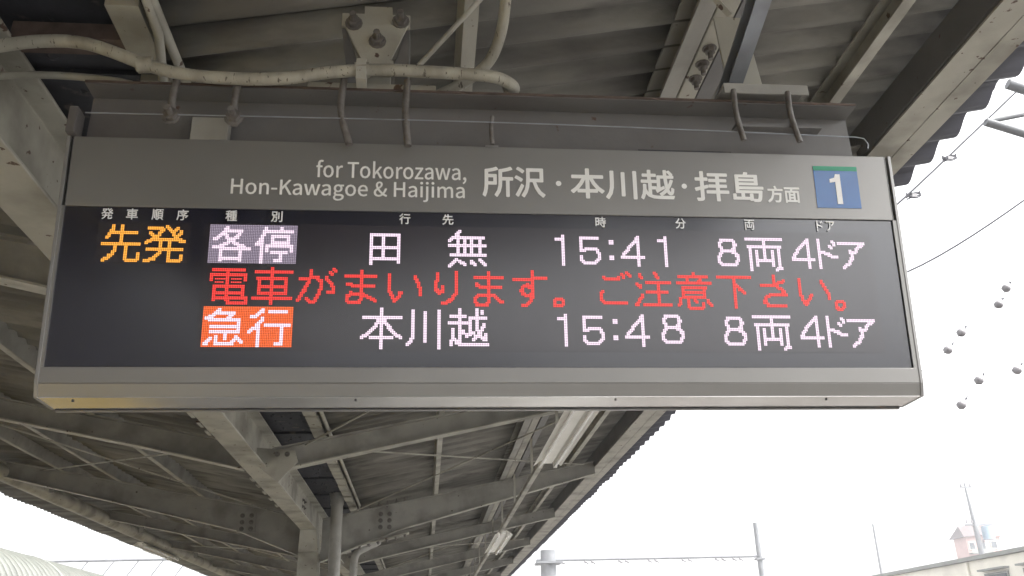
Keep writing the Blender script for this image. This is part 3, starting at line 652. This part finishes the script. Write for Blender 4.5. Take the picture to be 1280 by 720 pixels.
# wires
def wire(pts, r, label, m='wire'):
    return tag(MB().tube(smooth_path(pts, 6), r, 6).build('overhead_wire', M[m]), label, 'wire')
wire([(6.9, 12, 7.70), (7.9, 12, 8.50), (10.45, 12, 10.70)], .018, 'overhead wire passing just outside the scalloped eave')
wire([(5.9, 12, 6.45), (7.9, 12.2, 7.25), (9.81, 12, 8.36), (12, 12, 9.9)], .016, 'lower slanting overhead wire right of the board')
def insul(x, y, z, label, s=1.):
    t = thing('insulator', (x, y, z), label, 'insulator', 'line insulators right of the board')
    MB().tube([(x-.05*s, y, z-.06*s), (x-.03*s, y, z-.03*s), (x, y, z), (x+.03*s, y, z+.03*s), (x+.06*s, y, z+.07*s)], [.02*s, .065*s, .07*s, .045*s, .02*s], 10).build('bell', M['porcelain'], t)
    MB().tube([(x+.03*s, y, z+.02*s), (x+.10*s, y, z+.10*s)], .014*s, 6).build('pin', M['wire'], t)
for p, l in (((9.09, 12, 6.78), 'topmost grey insulator right of the board'), ((8.89, 12, 6.5), 'insulator just below the topmost one right of the board'),
             ((8.16, 12, 6.03), 'insulator high beside the board with a short clip under it'), ((7.88, 12, 5.75), 'insulator nearest the right end of the board'),
             ((8.26, 12, 5.27), 'insulator of the middle lower pair right of the board'), ((7.89, 12, 4.89), 'lowest grey insulator right of the board'),
             ((8.91, 12, 5.43), 'reddish grey insulator near the right edge of the photo')): insul(*p, l)
for p, l, in (((7.90, 12, 8.40), 'tangled clamp on the wire beside the board corner'), ((8.69, 12, 9.13), 'small tangled clamp higher on the wire at the eave')):
    t = thing('wire_clamp', p, l, 'clamp', 'wire clamps'); x, y, z = p
    for k in range(5):
        a = k*1.3; MB().tube(smooth_path([(x-.13, y, z-.07+.03*k), (x-.03+.04*math.cos(a), y+.03*math.sin(a), z+.06*math.sin(a)), (x+.13, y, z+.09-.02*k)], 4), .012, 6).build('loop', M['wire'], t)
    MB().box(x-.04, x+.04, y-.03, y+.03, z-.03, z+.03).build('body', M['porcelain'], t)

def span(pts, label):
    return tag(MB().tube(pts, .006, 5).build('span_wire', M['wire']), label, 'wire')
span([(9.9, 12, 7.9), (9.09, 12, 6.78), (8.89, 12, 6.5), (8.16, 12, 6.03), (7.88, 12, 5.75), (7.0, 12, 5.15)], 'fine span wire threading the upper insulators right of the board')
span([(10.2, 12, 6.6), (8.91, 12, 5.43), (8.26, 12, 5.27), (7.89, 12, 4.89)], 'fine span wire threading the lower insulators right of the board')
# low building, lower right
lb = thing('low_building', (28, 32, -1.1), 'long cream building with a dark flat roof edge at the lower right', 'building')
MB().box(23.5, 34, 12, 47, -1.1, 4.95).build('wall', M['wall'], lb)
MB().box(23.35, 34.1, 11.9, 47.1, 4.97, 5.13).build('roof_edge', M['band'], lb)
MB().tube([(23.42, 37.9, 4.93), (23.42, 37.9, -1.1)], .06, 8).build('drainpipe', M['wall'], lb)
for y in (36.0, 33.4, 30.6):
    wf = MB().box(23.43, 23.49, y-.8, y+.8, 2.9, 4.35).build('window', M['band'], lb)
    MB().box(23.41, 23.425, y-.72, y+.72, 2.98, 4.27).build('pane', M['pane'], wf)
    MB().box(23.2, 23.49, y-.9, y+.9, 4.45, 4.52).build('awning', M['band'], wf)
# pink house
ph = thing('house', (64, 100, -1.1), 'pink rendered house with a brown roof behind the utility pole', 'house')
MB().box(62.4, 66.6, 100, 102.5, -1.1, 13.3).build('wall', M['pink'], ph)
rf = MB().add([(62.0, 99.6, 13.2), (65.0, 99.6, 13.4), (62.5, 101.2, 14.6), (64.7, 101.2, 14.8), (62.0, 102.9, 13.2), (65.0, 102.9, 13.4)],
              [(0, 1, 3, 2), (2, 3, 5, 4), (0, 2, 4), (1, 5, 3), (0, 4, 5, 1)]).build('roof', M['brown'], ph)
MB().add([(64.6, 99.8, 13.2), (66.9, 99.8, 13.2), (65.75, 99.8, 14.7), (64.6, 102.7, 13.2), (66.9, 102.7, 13.2), (65.75, 102.7, 14.7)],
              [(0, 1, 2), (5, 4, 3), (0, 2, 5, 3), (1, 4, 5, 2), (0, 3, 4, 1)]).build('gable', M['pink'], ph)
for x, z in ((63.0, 12.2), (64.3, 12.2), (65.7, 12.3)):
    wf = MB().box(x-.4, x+.4, 99.94, 99.99, z-.45, z+.45).build('window', M['wall'], ph); MB().box(x-.32, x+.32, 99.9, 99.93, z-.37, z+.37).build('pane', M['pane'], wf)
MB().box(62.4, 65, 99.3, 99.99, 11.3, 11.4).box(62.4, 65, 99.3, 99.35, 11.4, 11.8).build('balcony', M['band'], ph)
# utility poles
up = thing('utility_pole', (51, 80, -1.1), 'leaning utility pole carrying a blue-grey transformer in front of the pink house', 'pole')
MB().tube([(51.3, 80, -1.1), (51.15, 80, 10.9), (51.0, 80, 15.9)], [.3, .24, .09], 10).build('shaft', M['mast'], up)
MB().tube([(52.1, 79.8, 10.6), (52.1, 79.8, 11.8)], .5, 14).build('transformer', M['bluegrey'], up)
MB().box(50.2, 52.8, 79.9, 80.1, 11.9, 12.05).build('crossarm', M['mast'], up); MB().box(50.5, 51.7, 79.9, 80.1, 15.4, 15.52).build('crossarm', M['mast'], up)
for x, z in ((50.6, 15.7), (51.5, 15.7), (50.4, 12.3), (50.9, 12.3), (51.6, 10.5), (50.6, 10.2)): MB().tube([(x, 80, z-.15), (x, 80, z+.15)], [.14, .08], 8).build('insulator', M['porcelain'], up)
tag(MB().tube([(41.1, 80, -1.1), (41.2, 80, 12.2)], [.18, .10], 8).build('utility_pole', M['mast']), 'plain thin utility pole left of the pink house', 'pole')

# =====================================================================
#  HAZE (added air volume standing in for the glare that washes out distant things)
# =====================================================================
hz = MB().box(-95, 95, -60, 150, -2.4, 17.2).build('glare_haze', []); hz['kind'] = 'stuff'
hm = bpy.data.materials.new('glare_haze'); hm.use_nodes = True; n = hm.node_tree.nodes; n.remove(n['Principled BSDF'])
pv = n.new('ShaderNodeVolumePrincipled'); pv.inputs['Color'].default_value = (.96, .97, 1, 1); pv.inputs['Density'].default_value = .0022
hm.node_tree.links.new(pv.outputs[0], n['Material Output'].inputs['Volume']); hz.data.materials.append(hm)
